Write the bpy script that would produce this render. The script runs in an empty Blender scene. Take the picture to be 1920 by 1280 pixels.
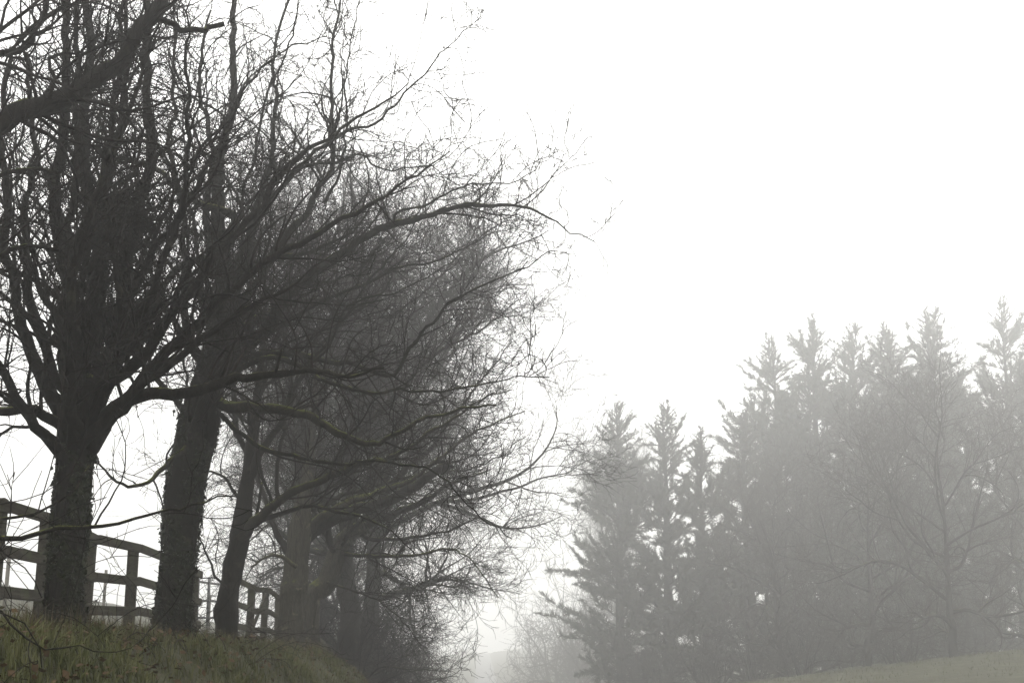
import bpy, bmesh, math, random
import numpy as np
from mathutils import Vector, Matrix

C = bpy.context.scene.collection
SC = bpy.context.scene
random.seed(7)
RNG = np.random.default_rng(11)

# ------------------------------------------------------------------ camera
F = 2600.0                       # focal length in pixels of the 1920 px wide photograph
HORIZON, VPX = 1238.0, 900.0     # where the level road direction (+Y) vanishes
EYE = 1.6
pitch = math.atan((HORIZON - 640) / F)
yaw = math.atan((960 - VPX) / F * math.cos(pitch))
cam_d = bpy.data.cameras.new('camera')
cam = bpy.data.objects.new('camera', cam_d); C.objects.link(cam)
cam_d.sensor_width = 36.0
cam_d.lens = 36.0 * F / 1920.0
cam_d.clip_start, cam_d.clip_end = 0.1, 3000
cam.location = (0, 0, EYE)
cam.rotation_euler = (math.pi / 2 + pitch, 0, -yaw)
SC.camera = cam
_R = cam.rotation_euler.to_matrix()

def P(u, v, Y):
    """world point at depth Y (metres along the road) on the sight line of photo pixel u, v"""
    d = _R @ Vector(((u - 960) / F, (640 - v) / F, -1.0))
    s = Y / d.y
    return np.array((d.x * s, Y, EYE + d.z * s))

# ------------------------------------------------------------------ sky, sun, exposure
SUN_EL, SUN_AZ = 48.0, 35.0      # azimuth clockwise from +Y
w = bpy.data.worlds.new('World'); SC.world = w; w.use_nodes = True
nt = w.node_tree; nt.nodes.clear()
sky = nt.nodes.new('ShaderNodeTexSky'); sky.sky_type = 'NISHITA'; sky.sun_disc = False
sky.sun_elevation = math.radians(SUN_EL); sky.sun_rotation = math.radians(SUN_AZ)
sky.dust_density = 4.0; sky.air_density = 1.0; sky.ozone_density = 1.0
hsv = nt.nodes.new('ShaderNodeHueSaturation'); hsv.inputs['Saturation'].default_value = 0.04
mix = nt.nodes.new('ShaderNodeMix'); mix.data_type = 'RGBA'; mix.inputs[0].default_value = 0.80
mix.inputs[7].default_value = (13.2, 13.1, 12.8, 1)     # even overcast layer
bg = nt.nodes.new('ShaderNodeBackground'); bg.inputs['Strength'].default_value = 0.12
wo = nt.nodes.new('ShaderNodeOutputWorld')
nt.links.new(sky.outputs[0], hsv.inputs['Color']); nt.links.new(hsv.outputs[0], mix.inputs[6])
tcw = nt.nodes.new('ShaderNodeTexCoord'); sepw = nt.nodes.new('ShaderNodeSeparateXYZ')
mr = nt.nodes.new('ShaderNodeMapRange'); mr.inputs['To Min'].default_value = 0.72; mr.inputs['To Max'].default_value = 1.44
nt.links.new(tcw.outputs['Generated'], sepw.inputs[0]); nt.links.new(sepw.outputs['Z'], mr.inputs['Value'])
ovc = nt.nodes.new('ShaderNodeMix'); ovc.data_type = 'RGBA'; ovc.blend_type = 'MULTIPLY'; ovc.inputs[0].default_value = 1.0
nt.links.new(mix.outputs[2], ovc.inputs[6]); nt.links.new(mr.outputs[0], ovc.inputs[7])   # overcast sky: brighter to the zenith
nt.links.new(ovc.outputs[2], bg.inputs['Color']); nt.links.new(bg.outputs[0], wo.inputs['Surface'])
sun_d = bpy.data.lights.new('sun', 'SUN'); sun_d.energy = 0.5; sun_d.angle = math.radians(40)
sun_d.color = (1.0, 0.97, 0.92)
sun = bpy.data.objects.new('sun', sun_d); C.objects.link(sun)
az, el = math.radians(SUN_AZ), math.radians(SUN_EL)
sd = Vector((math.sin(az) * math.cos(el), math.cos(az) * math.cos(el), math.sin(el)))
sun.rotation_euler = sd.to_track_quat('Z', 'Y').to_euler(); sun.location = sd * 60
vs = SC.view_settings
vs.view_transform = 'Standard'; vs.look = 'None'; vs.gamma = 1.0; vs.exposure = 0.5
vs.use_curve_mapping = False
SC.cycles.volume_bounces = 5
SC.cycles.max_bounces = 8
SC.cycles.diffuse_bounces = 2
SC.cycles.use_denoising = True
HAZE = 0.0036

# ------------------------------------------------------------------ helpers
def tag(o, label=None, cat=None, group=None, kind=None):
    if label: o['label'] = label
    if cat: o['category'] = cat
    if group: o['group'] = group
    if kind: o['kind'] = kind
    return o

def empty(name, loc):
    o = bpy.data.objects.new(name, None); C.objects.link(o)
    o.location = tuple(float(c) for c in loc); o.empty_display_size = 0.3
    return o

def mesh_np(name, V, quads=None, tris=None, mat=None, smooth=True):
    me = bpy.data.meshes.new(name)
    nq = 0 if quads is None else len(quads); ntr = 0 if tris is None else len(tris)
    me.vertices.add(len(V)); me.vertices.foreach_set('co', np.asarray(V, np.float32).ravel())
    idx = []
    if nq: idx.append(np.asarray(quads, np.int32).ravel())
    if ntr: idx.append(np.asarray(tris, np.int32).ravel())
    idx = np.concatenate(idx)
    me.loops.add(len(idx)); me.loops.foreach_set('vertex_index', idx)
    me.polygons.add(nq + ntr)
    st = np.concatenate([np.arange(nq) * 4, nq * 4 + np.arange(ntr) * 3]).astype(np.int32)
    me.polygons.foreach_set('loop_start', st)
    me.polygons.foreach_set('use_smooth', np.full(nq + ntr, smooth, bool))
    me.update(calc_edges=True)
    if mat: me.materials.append(mat)
    return me

def obj(name, me, parent=None, loc=None):
    o = bpy.data.objects.new(name, me); C.objects.link(o)
    if parent: o.parent = parent
    if loc is not None: o.location = tuple(float(c) for c in loc)
    return o

def copy_tree(o, parent=None):
    c = o.copy(); C.objects.link(c); c.parent = parent
    for ch in list(o.children):
        copy_tree(ch, c)
    return c

def nrm(a):
    return a / np.maximum(np.linalg.norm(a, axis=-1, keepdims=True), 1e-9)

def sstep(a, b, x):
    t = np.clip((x - a) / (b - a), 0, 1)
    return t * t * (3 - 2 * t)

class Geo:
    """collects tubes and blades as numpy arrays; build() links them as one mesh object"""
    def __init__(s): s.V = []; s.Q = []; s.T = []; s.n = 0
    def add(s, V, Q=None, T=None):
        if Q is not None: s.Q.append(Q + s.n)
        if T is not None: s.T.append(T + s.n)
        s.V.append(V); s.n += len(V)
    def tubes(s, pts, rad, sides, cap=False):
        N, n, _ = pts.shape
        tan = np.empty_like(pts)
        tan[:, 1:-1] = pts[:, 2:] - pts[:, :-2]; tan[:, 0] = pts[:, 1] - pts[:, 0]; tan[:, -1] = pts[:, -1] - pts[:, -2]
        tan = nrm(tan)
        ref = nrm(np.cross(tan[:, n // 2], RNG.normal(size=(N, 3)) + 1e-3))[:, None, :]
        a = nrm(np.cross(tan, np.broadcast_to(ref, tan.shape))); b = np.cross(tan, a)
        th = np.arange(sides) / sides * 2 * math.pi
        ring = a[:, :, None, :] * np.cos(th)[None, None, :, None] + b[:, :, None, :] * np.sin(th)[None, None, :, None]
        r = rad if rad.ndim == 3 else rad[:, :, None]
        V = (pts[:, :, None, :] + ring * r[..., None]).reshape(-1, 3)
        i = np.arange(N)[:, None, None] * n * sides; j = np.arange(n - 1)[None, :, None] * sides
        k = np.arange(sides)[None, None, :]; k2 = (k + 1) % sides
        Q = np.stack([i + j + k, i + j + k2, i + j + sides + k2, i + j + sides + k], -1).reshape(-1, 4)
        T = None
        if cap:
            c0 = len(V); V = np.concatenate([V, pts[:, -1]])
            T = []
            for q in range(N):
                base = q * n * sides + (n - 1) * sides
                for k_ in range(sides): T.append((base + k_, base + (k_ + 1) % sides, c0 + q))
            T = np.array(T)
        s.add(V, Q, T)
    def build(s, name, mat, parent=None, origin=(0, 0, 0), kind=None, smooth=True):
        V = np.concatenate(s.V) - np.asarray(origin)
        me = mesh_np(name, V, np.concatenate(s.Q) if s.Q else None, np.concatenate(s.T) if s.T else None, mat, smooth)
        o = obj(name, me, parent)
        if kind: o['kind'] = kind
        return o

def spline(pts, n):
    """Catmull-Rom through pts (k, c) resampled evenly to n points"""
    p = np.asarray(pts, float)
    p = np.concatenate([[2 * p[0] - p[1]], p, [2 * p[-1] - p[-2]]])
    out = []
    for i in range(1, len(p) - 2):
        t = np.linspace(0, 1, 12, endpoint=False)[:, None]
        a, b, c, d = p[i - 1], p[i], p[i + 1], p[i + 2]
        out.append(0.5 * (2 * b + (c - a) * t + (2 * a - 5 * b + 4 * c - d) * t ** 2 + (3 * b - a - 3 * c + d) * t ** 3))
    out.append(p[-2][None]); q = np.concatenate(out)
    L = np.concatenate([[0], np.cumsum(np.linalg.norm(np.diff(q[:, :3], axis=0), axis=1))])
    s = np.linspace(0, L[-1], n)
    return np.stack([np.interp(s, L, q[:, k]) for k in range(q.shape[1])], 1)

def grow(start, d, length, n, wander, up, droop=None):
    N = len(start); pts = np.empty((N, n, 3)); pts[:, 0] = start
    d = nrm(d); step = (length / (n - 1))[:, None]
    ph = RNG.normal(size=(N, 3)) * wander * 0.5
    for k in range(1, n):
        ph = ph * 0.55 + RNG.normal(size=(N, 3)) * wander
        d = nrm(d + ph + np.array([0, 0, 1.0]) * (up if np.isscalar(up) else up[:, None]))
        pts[:, k] = pts[:, k - 1] + d * step
    return pts

def spawn(pts, rad, count, t0, t1, a0, a1, bias=1.0, weights=None):
    """count children along parents: start, direction, parent's radius there, t"""
    N, n, _ = pts.shape
    seg = np.linalg.norm(np.diff(pts, axis=1), axis=2); L = seg.sum(1)
    wgt = L if weights is None else L * weights
    par = RNG.choice(N, count, p=wgt / wgt.sum())
    t = t0 + (t1 - t0) * RNG.random(count) ** bias
    x = t * (n - 1); i = np.minimum(x.astype(int), n - 2); f = (x - i)[:, None]
    p0, p1 = pts[par, i], pts[par, i + 1]
    st = p0 * (1 - f) + p1 * f
    tan = nrm(p1 - p0)
    r = rad[par, i] * (1 - f[:, 0]) + rad[par, i + 1] * f[:, 0]
    perp = nrm(np.cross(tan, RNG.normal(size=(count, 3))))
    ang = np.radians(RNG.uniform(a0, a1, count))[:, None]
    d = tan * np.cos(ang) + perp * np.sin(ang)
    return st, d, r, t, L[par]

def terrain(x, y):
    x = np.asarray(x, float); y = np.asarray(y, float)
    road = -0.030 * np.clip(y - 30, 0, 150) * sstep(22, 60, y) + 0.030 * np.clip(y - 260, 0, None)
    road = road * (1 - 0.8 * sstep(-6, -14, x))
    bank = (1.81 - 1.0 * sstep(30, 46, y) * sstep(-9, -6, x)) * sstep(-1.35, -3.7, x) + 0.24 * np.clip(-x - 10, 0, 25) * sstep(32, 62, y)
    right = sstep(3.8, 5.5, x) * 0.35 + 0.125 * np.clip(x - 4.2, 0, 30) * sstep(34, 88, y)
    bump = 0.05 * np.sin(x * 1.7 + 0.6 * np.sin(y * 0.9)) * np.cos(y * 1.1 + 0.5) + 0.025 * np.sin(x * 4.1 + y * 2.7)
    onroad = (1 - sstep(-1.6, -2.2, x)) * (1 - sstep(3.9, 4.6, x))
    return road + bank + right + bump * (1 - onroad)

def tz(x, y): return float(terrain(x, y))

# ------------------------------------------------------------------ materials
def mat(name, rough=0.85):
    m = bpy.data.materials.new(name); m.use_nodes = True
    b = m.node_tree.nodes['Principled BSDF']; b.inputs['Roughness'].default_value = rough
    b.inputs['Specular IOR Level'].default_value = 0.06
    return m, m.node_tree, b

def noise(nt, scale, detail=6, rough=0.6, vec=None, dist=0.0):
    n = nt.nodes.new('ShaderNodeTexNoise'); n.inputs['Scale'].default_value = scale
    n.inputs['Detail'].default_value = detail; n.inputs['Roughness'].default_value = rough
    n.inputs['Distortion'].default_value = dist
    if vec is not None: nt.links.new(vec, n.inputs['Vector'])
    return n

def ramp(nt, src, stops):
    r = nt.nodes.new('ShaderNodeValToRGB'); e = r.color_ramp.elements
    while len(e) < len(stops): e.new(0.5)
    for k, (p, c) in enumerate(stops):
        e[k].position = p; e[k].color = (*c, 1)
    nt.links.new(src, r.inputs[0]); return r

def mixc(nt, fac, a, b):
    m = nt.nodes.new('ShaderNodeMix'); m.data_type = 'RGBA'
    nt.links.new(fac, m.inputs[0]); nt.links.new(a, m.inputs[6]); nt.links.new(b, m.inputs[7])
    return m.outputs[2]

def bump(nt, b, h, strength, dist):
    n = nt.nodes.new('ShaderNodeBump'); n.inputs['Strength'].default_value = strength
    n.inputs['Distance'].default_value = dist
    nt.links.new(h, n.inputs['Height']); nt.links.new(n.outputs[0], b.inputs['Normal'])

def bark_material(name, dark, light, moss_lo, moss_hi):
    m, nt, b = mat(name, 0.9)
    tc = nt.nodes.new('ShaderNodeTexCoord'); mp = nt.nodes.new('ShaderNodeMapping')
    mp.inputs['Scale'].default_value = (1, 1, 0.22); nt.links.new(tc.outputs['Object'], mp.inputs[0])
    n1 = noise(nt, 26, 8, 0.65, mp.outputs[0], 0.6); n2 = noise(nt, 4.5, 5, 0.6, tc.outputs['Object'])
    col = ramp(nt, n1.outputs[0], [(0.32, dark), (0.52, tuple((a + c) / 2 for a, c in zip(dark, light))), (0.72, light)])
    lich = ramp(nt, n2.outputs[0], [(0.60, (0, 0, 0)), (0.70, (1, 1, 1))])
    lc = nt.nodes.new('ShaderNodeRGB'); lc.outputs[0].default_value = (light[0] * 1.7, light[1] * 1.75, light[2] * 1.5, 1)
    c1 = mixc(nt, lich.outputs[0], col.outputs[0], lc.outputs[0])
    geo = nt.nodes.new('ShaderNodeNewGeometry'); sep = nt.nodes.new('ShaderNodeSeparateXYZ')
    nt.links.new(geo.outputs['Normal'], sep.inputs[0])
    n3 = noise(nt, 7, 5, 0.6, tc.outputs['Object'])
    add = nt.nodes.new('ShaderNodeMath'); add.operation = 'MULTIPLY_ADD'
    nt.links.new(sep.outputs['Z'], add.inputs[0]); add.inputs[1].default_value = 0.5
    nt.links.new(n3.outputs[0], add.inputs[2])
    ms = ramp(nt, add.outputs[0], [(moss_lo, (0, 0, 0)), (moss_hi, (1, 1, 1))])
    mc = nt.nodes.new('ShaderNodeRGB'); mc.outputs[0].default_value = (0.075, 0.085, 0.018, 1)
    c2 = mixc(nt, ms.outputs[0], c1, mc.outputs[0])
    nt.links.new(c2, b.inputs['Base Color'])
    bump(nt, b, n1.outputs[0], 0.9, 0.03)
    return m

M_BARK = bark_material('dark_wet_bark', (0.004, 0.0036, 0.003), (0.016, 0.014, 0.011), 0.90, 1.02)
M_MOSS = bark_material('mossy_bark', (0.007, 0.006, 0.005), (0.026, 0.023, 0.017), 0.66, 0.95)
M_LICHEN = bark_material('lichened_bark', (0.010, 0.009, 0.008), (0.055, 0.050, 0.038), 0.74, 0.97)

def plain(name, c1, c2, scale, rough=0.85):
    m, nt, b = mat(name, rough)
    tc = nt.nodes.new('ShaderNodeTexCoord'); n = noise(nt, scale, 5, 0.6, tc.outputs['Object'])
    r = ramp(nt, n.outputs[0], [(0.35, c1), (0.65, c2)]); nt.links.new(r.outputs[0], b.inputs['Base Color'])
    return m

M_TWIG = plain('twig_bark', (0.006, 0.0055, 0.005), (0.017, 0.014, 0.012), 3.0)
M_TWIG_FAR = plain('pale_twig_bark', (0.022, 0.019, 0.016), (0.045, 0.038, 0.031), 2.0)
M_IVY = plain('ivy_leaf', (0.005, 0.007, 0.003), (0.015, 0.018, 0.007), 9.0, 0.5)
M_CYPRESS = plain('cypress_foliage', (0.018, 0.024, 0.014), (0.038, 0.045, 0.026), 1.1)
M_GRASS = plain('grass_blade', (0.032, 0.038, 0.012), (0.088, 0.088, 0.034), 2.2, 0.7)
M_STRAW = plain('dry_grass_stalk', (0.045, 0.034, 0.020), (0.090, 0.072, 0.045), 3.0, 0.8)
M_LITTER = plain('dead_leaf', (0.035, 0.020, 0.010), (0.085, 0.055, 0.028), 8.0, 0.7)
M_METAL = plain('galvanised_metal', (0.10, 0.10, 0.10), (0.17, 0.17, 0.165), 6.0, 0.5)
M_WIRE = plain('cable_sheath', (0.02, 0.02, 0.02), (0.035, 0.035, 0.035), 3.0, 0.6)
M_STAKE = plain('grey_stake_wood', (0.12, 0.115, 0.10), (0.20, 0.19, 0.17), 9.0)

def wood_material():
    m, nt, b = mat('weathered_fence_wood', 0.9)
    tc = nt.nodes.new('ShaderNodeTexCoord'); mp = nt.nodes.new('ShaderNodeMapping')
    mp.inputs['Scale'].default_value = (14, 1.6, 14); nt.links.new(tc.outputs['Object'], mp.inputs[0])
    oi = nt.nodes.new('ShaderNodeObjectInfo')
    ad = nt.nodes.new('ShaderNodeVectorMath'); ad.operation = 'ADD'
    nt.links.new(mp.outputs[0], ad.inputs[0]); nt.links.new(oi.outputs['Random'], ad.inputs[1])
    n = noise(nt, 3, 7, 0.65, ad.outputs[0], 0.5); n2 = noise(nt, 5, 4, 0.6, tc.outputs['Object'])
    r = ramp(nt, n.outputs[0], [(0.3, (0.018, 0.016, 0.013)), (0.7, (0.070, 0.063, 0.050))])
    al = ramp(nt, n2.outputs[0], [(0.52, (0, 0, 0)), (0.75, (1, 1, 1))])
    g = nt.nodes.new('ShaderNodeRGB'); g.outputs[0].default_value = (0.060, 0.068, 0.036, 1)
    nt.links.new(mixc(nt, al.outputs[0], r.outputs[0], g.outputs[0]), b.inputs['Base Color'])
    bump(nt, b, n.outputs[0], 0.6, 0.01)
    return m
M_WOOD = wood_material()

def ground_material():
    m, nt, b = mat('rough_grass_ground', 0.95)
    tc = nt.nodes.new('ShaderNodeTexCoord')
    n = noise(nt, 0.9, 8, 0.7, tc.outputs['Object']); n2 = noise(nt, 14, 6, 0.7, tc.outputs['Object'])
    r = ramp(nt, n.outputs[0], [(0.3, (0.034, 0.031, 0.020)), (0.5, (0.058, 0.058, 0.034)), (0.7, (0.100, 0.100, 0.062))])
    r2 = ramp(nt, n2.outputs[0], [(0.3, (0.55, 0.55, 0.55)), (0.7, (1.1, 1.1, 1.1))])
    mu = nt.nodes.new('ShaderNodeMix'); mu.data_type = 'RGBA'; mu.blend_type = 'MULTIPLY'; mu.inputs[0].default_value = 1
    nt.links.new(r.outputs[0], mu.inputs[6]); nt.links.new(r2.outputs[0], mu.inputs[7])
    nt.links.new(mu.outputs[2], b.inputs['Base Color']); bump(nt, b, n2.outputs[0], 1.0, 0.08)
    return m
def road_material():
    m, nt, b = mat('wet_asphalt', 0.45)
    tc = nt.nodes.new('ShaderNodeTexCoord')
    n = noise(nt, 60, 5, 0.7, tc.outputs['Object']); n2 = noise(nt, 1.2, 4, 0.6, tc.outputs['Object'])
    r = ramp(nt, n.outputs[0], [(0.3, (0.035, 0.035, 0.036)), (0.7, (0.070, 0.069, 0.067))])
    nt.links.new(r.outputs[0], b.inputs['Base Color'])
    rr = ramp(nt, n2.outputs[0], [(0.35, (0.25, 0.25, 0.25)), (0.7, (0.6, 0.6, 0.6))])
    nt.links.new(rr.outputs[0], b.inputs['Roughness']); bump(nt, b, n.outputs[0], 0.4, 0.01)
    return m

# ------------------------------------------------------------------ ground, road
def sheet(name, xs, ys, m, dz=0.0):
    X, Y = np.meshgrid(xs, ys, indexing='ij')
    V = np.stack([X, Y, terrain(X, Y) + dz], -1).reshape(-1, 3)
    nx, ny = len(xs), len(ys)
    i = np.arange(nx - 1)[:, None] * ny + np.arange(ny - 1)[None, :]
    Q = np.stack([i, i + ny, i + ny + 1, i + 1], -1).reshape(-1, 4)
    o = obj(name, mesh_np(name, V, Q, None, m)); o['kind'] = 'structure'; return o
xs = np.concatenate([np.linspace(-300, -30, 24), np.linspace(-29, -8, 36), np.linspace(-7.7, 6, 80), np.linspace(6.6, 45, 34), np.linspace(50, 300, 24)])
ys = np.concatenate([np.linspace(-110, -2, 20), np.linspace(0, 60, 120), np.linspace(61.5, 130, 40), np.linspace(134, 560, 40)])
sheet('ground', xs, ys, ground_material())
sheet('road', np.linspace(-1.15, 3.7, 16), np.concatenate([np.linspace(-110, 0, 20), np.linspace(2, 300, 150), np.linspace(304, 556, 40)]), road_material(), 0.03)

# ------------------------------------------------------------------ bare trees
def thick_tube(geo, poly, sides, rough=0.10, flare=0.0, blunt=True, n=None, wig=0.006):
    """poly: (k,4) points with radius; an irregular bark-rough tube"""
    L = np.linalg.norm(np.diff(poly[:, :3], axis=0), axis=1).sum()
    n = n or int(np.clip(L / 0.11, 10, 90))
    q = spline(poly, n)
    rm = q[:, 3].mean()
    jit = np.cumsum(RNG.normal(size=(n, 3)), 0); jit -= np.linspace(0, 1, n)[:, None] * jit[-1]
    q[:, :3] += jit * wig
    th = np.arange(sides) / sides * 2 * math.pi
    s = np.linspace(0, L, n)[:, None]
    rr = np.ones((n, sides))
    for k in range(7):
        a, f = RNG.integers(1, 7), RNG.uniform(0.4, 6.0)
        rr += rough * RNG.uniform(0.15, 0.6) * np.sin(a * th[None] + f * s + RNG.uniform(0, 6.3))
    rr += rough * 0.35 * RNG.normal(size=(n, sides))
    for k in range(int(L * 1.6)):
        s0, t0, wd = RNG.uniform(0, L), RNG.uniform(0, 6.28), RNG.uniform(.5, 1.3) * rm + .02
        rr += RNG.uniform(.15, .45) * (rm < .16) * np.exp(-((s - s0) / wd) ** 2) * np.exp(np.cos(th[None] - t0) * 2 - 2)
    if flare:
        fl = np.exp(-s / 0.28) * flare
        rr += fl * (0.8 + 0.45 * np.sin(4 * th[None] + 1.3) + 0.25 * np.sin(7 * th[None]))
    R = q[:, 3:4] * np.maximum(rr, 0.35)
    geo.tubes(q[None, :, :3], R[None], sides, cap=blunt)
    return q

def twigs_for(pts, rad, par, m_twig, root, base, far=False):
    """three orders of branchlets over the limbs; pts (N,24,3), rad (N,24)"""
    gb, gt = Geo(), Geo()
    Ls = np.linalg.norm(np.diff(pts, axis=1), axis=2).sum(1); wts = par.get('weights', np.ones(len(pts))); L = (Ls * wts).sum()
    n1 = int(L * par.get('d1', 3.5))
    st, d, r, t, _ = spawn(pts, rad, n1, par.get('t0', 0.12), 1.0, 25, 75, 0.8, wts)
    l1 = RNG.uniform(*par.get('l1', (0.6, 2.2)), n1) * (1.1 - (0.35 if far else 0.72) * t)
    up1 = RNG.normal(par.get('up1', 0.05), par.get('ups', 0.05), n1)
    d = d + np.array([0, 0, 1.0]) * par.get('lift', 0.35) * RNG.random(n1)[:, None]
    p1 = grow(st, d, l1, 11, par.get('wander', 0.10), up1)
    r0 = np.clip(np.minimum(r * 0.55, 0.006 + 0.0085 * l1), 0.004, 0.035)
    tw = par.get('tw', 0.0042)
    prof = np.linspace(1, 0, 11)
    r1 = r0[:, None] * (0.12 + 0.88 * prof ** 0.8) ; r1 = np.maximum(r1, tw * 0.9)
    gb.tubes(p1, r1, 4)
    L1 = l1.sum(); n2 = int(L1 * par.get('d2', 4.5))
    st, d, r, t, pl = spawn(p1, r1, n2, 0.12, 1.0, 25, 65, 0.85)
    l2 = RNG.uniform(*par.get('l2', (0.25, 0.95)), n2) * np.clip(pl / 1.4, 0.6, 1.3) * (1.1 - 0.45 * t)
    p2 = grow(st, d, l2, 6, par.get('wander', 0.10) * 1.25, RNG.normal(par.get('up2', 0.05), 0.06, n2))
    r2 = np.minimum(r * 0.7, 0.0075)[:, None] * (0.35 + 0.65 * np.linspace(1, 0, 6)); r2 = np.maximum(r2, tw * 0.75)
    gt.tubes(p2, r2, 3)
    n3 = int(l2.sum() * par.get('d3', 6.0))
    st, d, r, t, pl = spawn(p2, r2, n3, 0.15, 1.0, 25, 60, 0.85)
    l3 = RNG.uniform(*par.get('l3', (0.10, 0.42)), n3)
    p3 = grow(st, d, l3, 3, 0.20, RNG.normal(par.get('up3', 0.06), 0.08, n3))
    r3 = np.broadcast_to(np.array([0.95, 0.80, 0.55]) * tw * 0.85, (n3, 3))
    gt.tubes(p3, r3, 3)
    gb.build('branches', m_twig, root, base, 'stuff'); gt.build('twigs', m_twig, root, base, 'stuff')

def limb_poly(spec, r0, r1, power=1.3):
    """spec: (u, v, Y) way-points, or world points; returns (k,4) with radii tapering r0 > r1"""
    p = np.array([P(*s) for s in spec]); k = len(p)
    L = np.concatenate([[0], np.cumsum(np.linalg.norm(np.diff(p, axis=0), axis=1))]); L /= L[-1]
    r0 *= 0.88
    return np.concatenate([p, (r1 + (r0 - r1) * (1 - L) ** power)[:, None]], 1)

def hand_tree(name, label, Y, trunk, limbs, par, mt=None, extra=0, group=None):
    """trunk: (u, v, Y, r) list. limbs: dicts(p=[(u,v)...], y=(Y0,Y1), r=(r0,r1), m=material, blunt)"""
    tp = np.array([np.append(P(u, v, y), r * par.get('girth', 0.84)) for u, v, y, r in trunk])
    base = tp[0, :3].copy(); base[2] = tz(base[0], base[1])
    root = empty(name, base); tag(root, label, 'tree', group)
    tp[0, 2] = base[2] - 0.12
    g = Geo(); q = thick_tube(g, tp, 22, 0.085, flare=par.get('flare', 0.45), blunt=True)
    g.build('trunk', mt or M_BARK, root, base)
    allp, allr, allw = [], [], []
    polys = []
    for l in limbs:
        k = len(l['p']); ys_ = np.linspace(*l['y'], k)
        polys.append((limb_poly([(u, v, y) for (u, v), y in zip(l['p'], ys_)], *l['r']), l))
    # limbs that leave the trunk towards and away from the camera
    for e in range(extra):
        t = RNG.uniform(0.45, 1.0); i = int(t * (len(q) - 1)); s = q[i]
        a = RNG.uniform(0, 2 * math.pi) ; el_ = RNG.uniform(0.2, 1.1)
        d = np.array([math.cos(a) * 0.5, math.sin(a), el_])
        ln = RNG.uniform(2.5, 5.0)
        pp = grow(s[None, :3], d[None], np.array([ln]), 8, 0.12, 0.08)[0]
        r0 = min(s[3] * 0.38, 0.075)
        polys.append((np.concatenate([pp, np.linspace(r0, 0.005, 8)[:, None]], 1), dict(blunt=False)))
    # thin upright shoots rising from the fork and the lower halves of the limbs
    thick = [p_ for p_, l_ in polys if p_[0, 3] > .045]
    for e in range(par.get('stems', 0)):
        if RNG.random() < .5:
            s = q[int(RNG.uniform(.7, .99) * (len(q) - 1))]
        else:
            pl = thick[RNG.integers(0, len(thick))]; s = spline(pl, 20)[RNG.integers(1, 7)]
        d = np.array([RNG.normal(0, .28), RNG.normal(0, .35), 1.0])
        ln = RNG.uniform(2.2, 5.5)
        pp = grow(s[None, :3], d[None], np.array([ln]), 9, 0.09, 0.06)[0]
        polys.append((np.concatenate([pp, np.linspace(min(RNG.uniform(.018, .042), s[3] * .6), 0.006, 9)[:, None]], 1), dict(blunt=False)))
    for poly, l in polys:
        g = Geo(); rm = poly[:, 3].max()
        qq = thick_tube(g, poly, 14 if rm > 0.06 else (10 if rm > 0.03 else 7), 0.10 if rm > 0.03 else 0.05, blunt=True, wig=0.019)
        g.build('limb', l.get('m') or M_BARK, root, base)
        if l.get('bare'): continue
        s24 = spline(np.concatenate([qq[::3], qq[-1:]]) if (len(qq) - 1) % 3 else qq[::3], 24)
        allp.append(s24[:, :3]); allr.append(s24[:, 3]); allw.append(l.get('few', 1.0))
    twigs_for(np.array(allp), np.array(allr), dict(par, weights=np.array(allw)), M_TWIG, root, base)
    return root, q

def ivy(root, q, upto, count, spread, base):
    """small ivy leaves hugging the trunk polyline q"""
    n = len(q); t = RNG.random(count) ** 1.25 * upto
    x = t * (n - 1); i = np.minimum(x.astype(int), n - 2); f = (x - i)[:, None]
    a = RNG.uniform(0, 2 * math.pi, count)
    patch = np.sin(2 * a + 5.3 * t * 3) + np.sin(3 * a - 17 * t + 1) * .8 + np.sin(29 * t + a) * .7 + RNG.normal(0, .35, count)
    k = patch > -.55 + 1.1 * (t / upto - .35); a, f, i, t = a[k], f[k], i[k], t[k]; count = len(a)
    c = q[i] * (1 - f) + q[i + 1] * f
    out = np.stack([np.cos(a), np.sin(a), RNG.normal(0, 0.25, count)], 1)
    ctr = c[:, :3] + out * (c[:, 3:4] * 1.02 + np.abs(RNG.normal(0, spread, count))[:, None] + 0.004)
    nr = nrm(out + RNG.normal(0, 0.55, (count, 3)))
    dn = nrm(np.cross(nr, RNG.normal(size=(count, 3)))); dn[:, 2] -= 0.4; dn = nrm(dn)
    sd = nrm(np.cross(nr, dn)); s = RNG.uniform(0.018, 0.038, count)[:, None]
    V = np.stack([ctr - dn * s * 0.8, ctr + sd * s * 0.75 - nr * s * 0.25, ctr + dn * s * 1.15, ctr - sd * s * 0.75 - nr * s * 0.25], 1)
    b = np.arange(count)[:, None] * 4
    T = np.concatenate([b + [0, 1, 2], b + [0, 2, 3]])
    g = Geo(); g.add(V.reshape(-1, 3), None, T)
    g.build('ivy', M_IVY, root, base, 'stuff', smooth=False)
    g = Geo()
    for k in range(9):
        m_ = int(n * upto * RNG.uniform(.5, 1.05)); m_ = min(max(m_, 8), n); qs = q[:m_]
        aa = RNG.uniform(0, 6.28) + np.cumsum(RNG.normal(0, .10, m_))
        pts = qs[:, :3] + np.stack([np.cos(aa), np.sin(aa), 0 * aa], 1) * (qs[:, 3:4] * 1.06 + .006)
        g.tubes(pts[None], np.linspace(.019, .006, m_)[None], 5)
    g.build('ivy_stems', M_TWIG, root, base, 'stuff')

TG = 'bare trees in a row along the left bank'
near = dict(d1=5.2, d2=5.0, d3=6.0, l1=(0.5, 2.1), up1=0.05, ups=.07, lift=0.6, wander=0.14, tw=0.0042)

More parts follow.
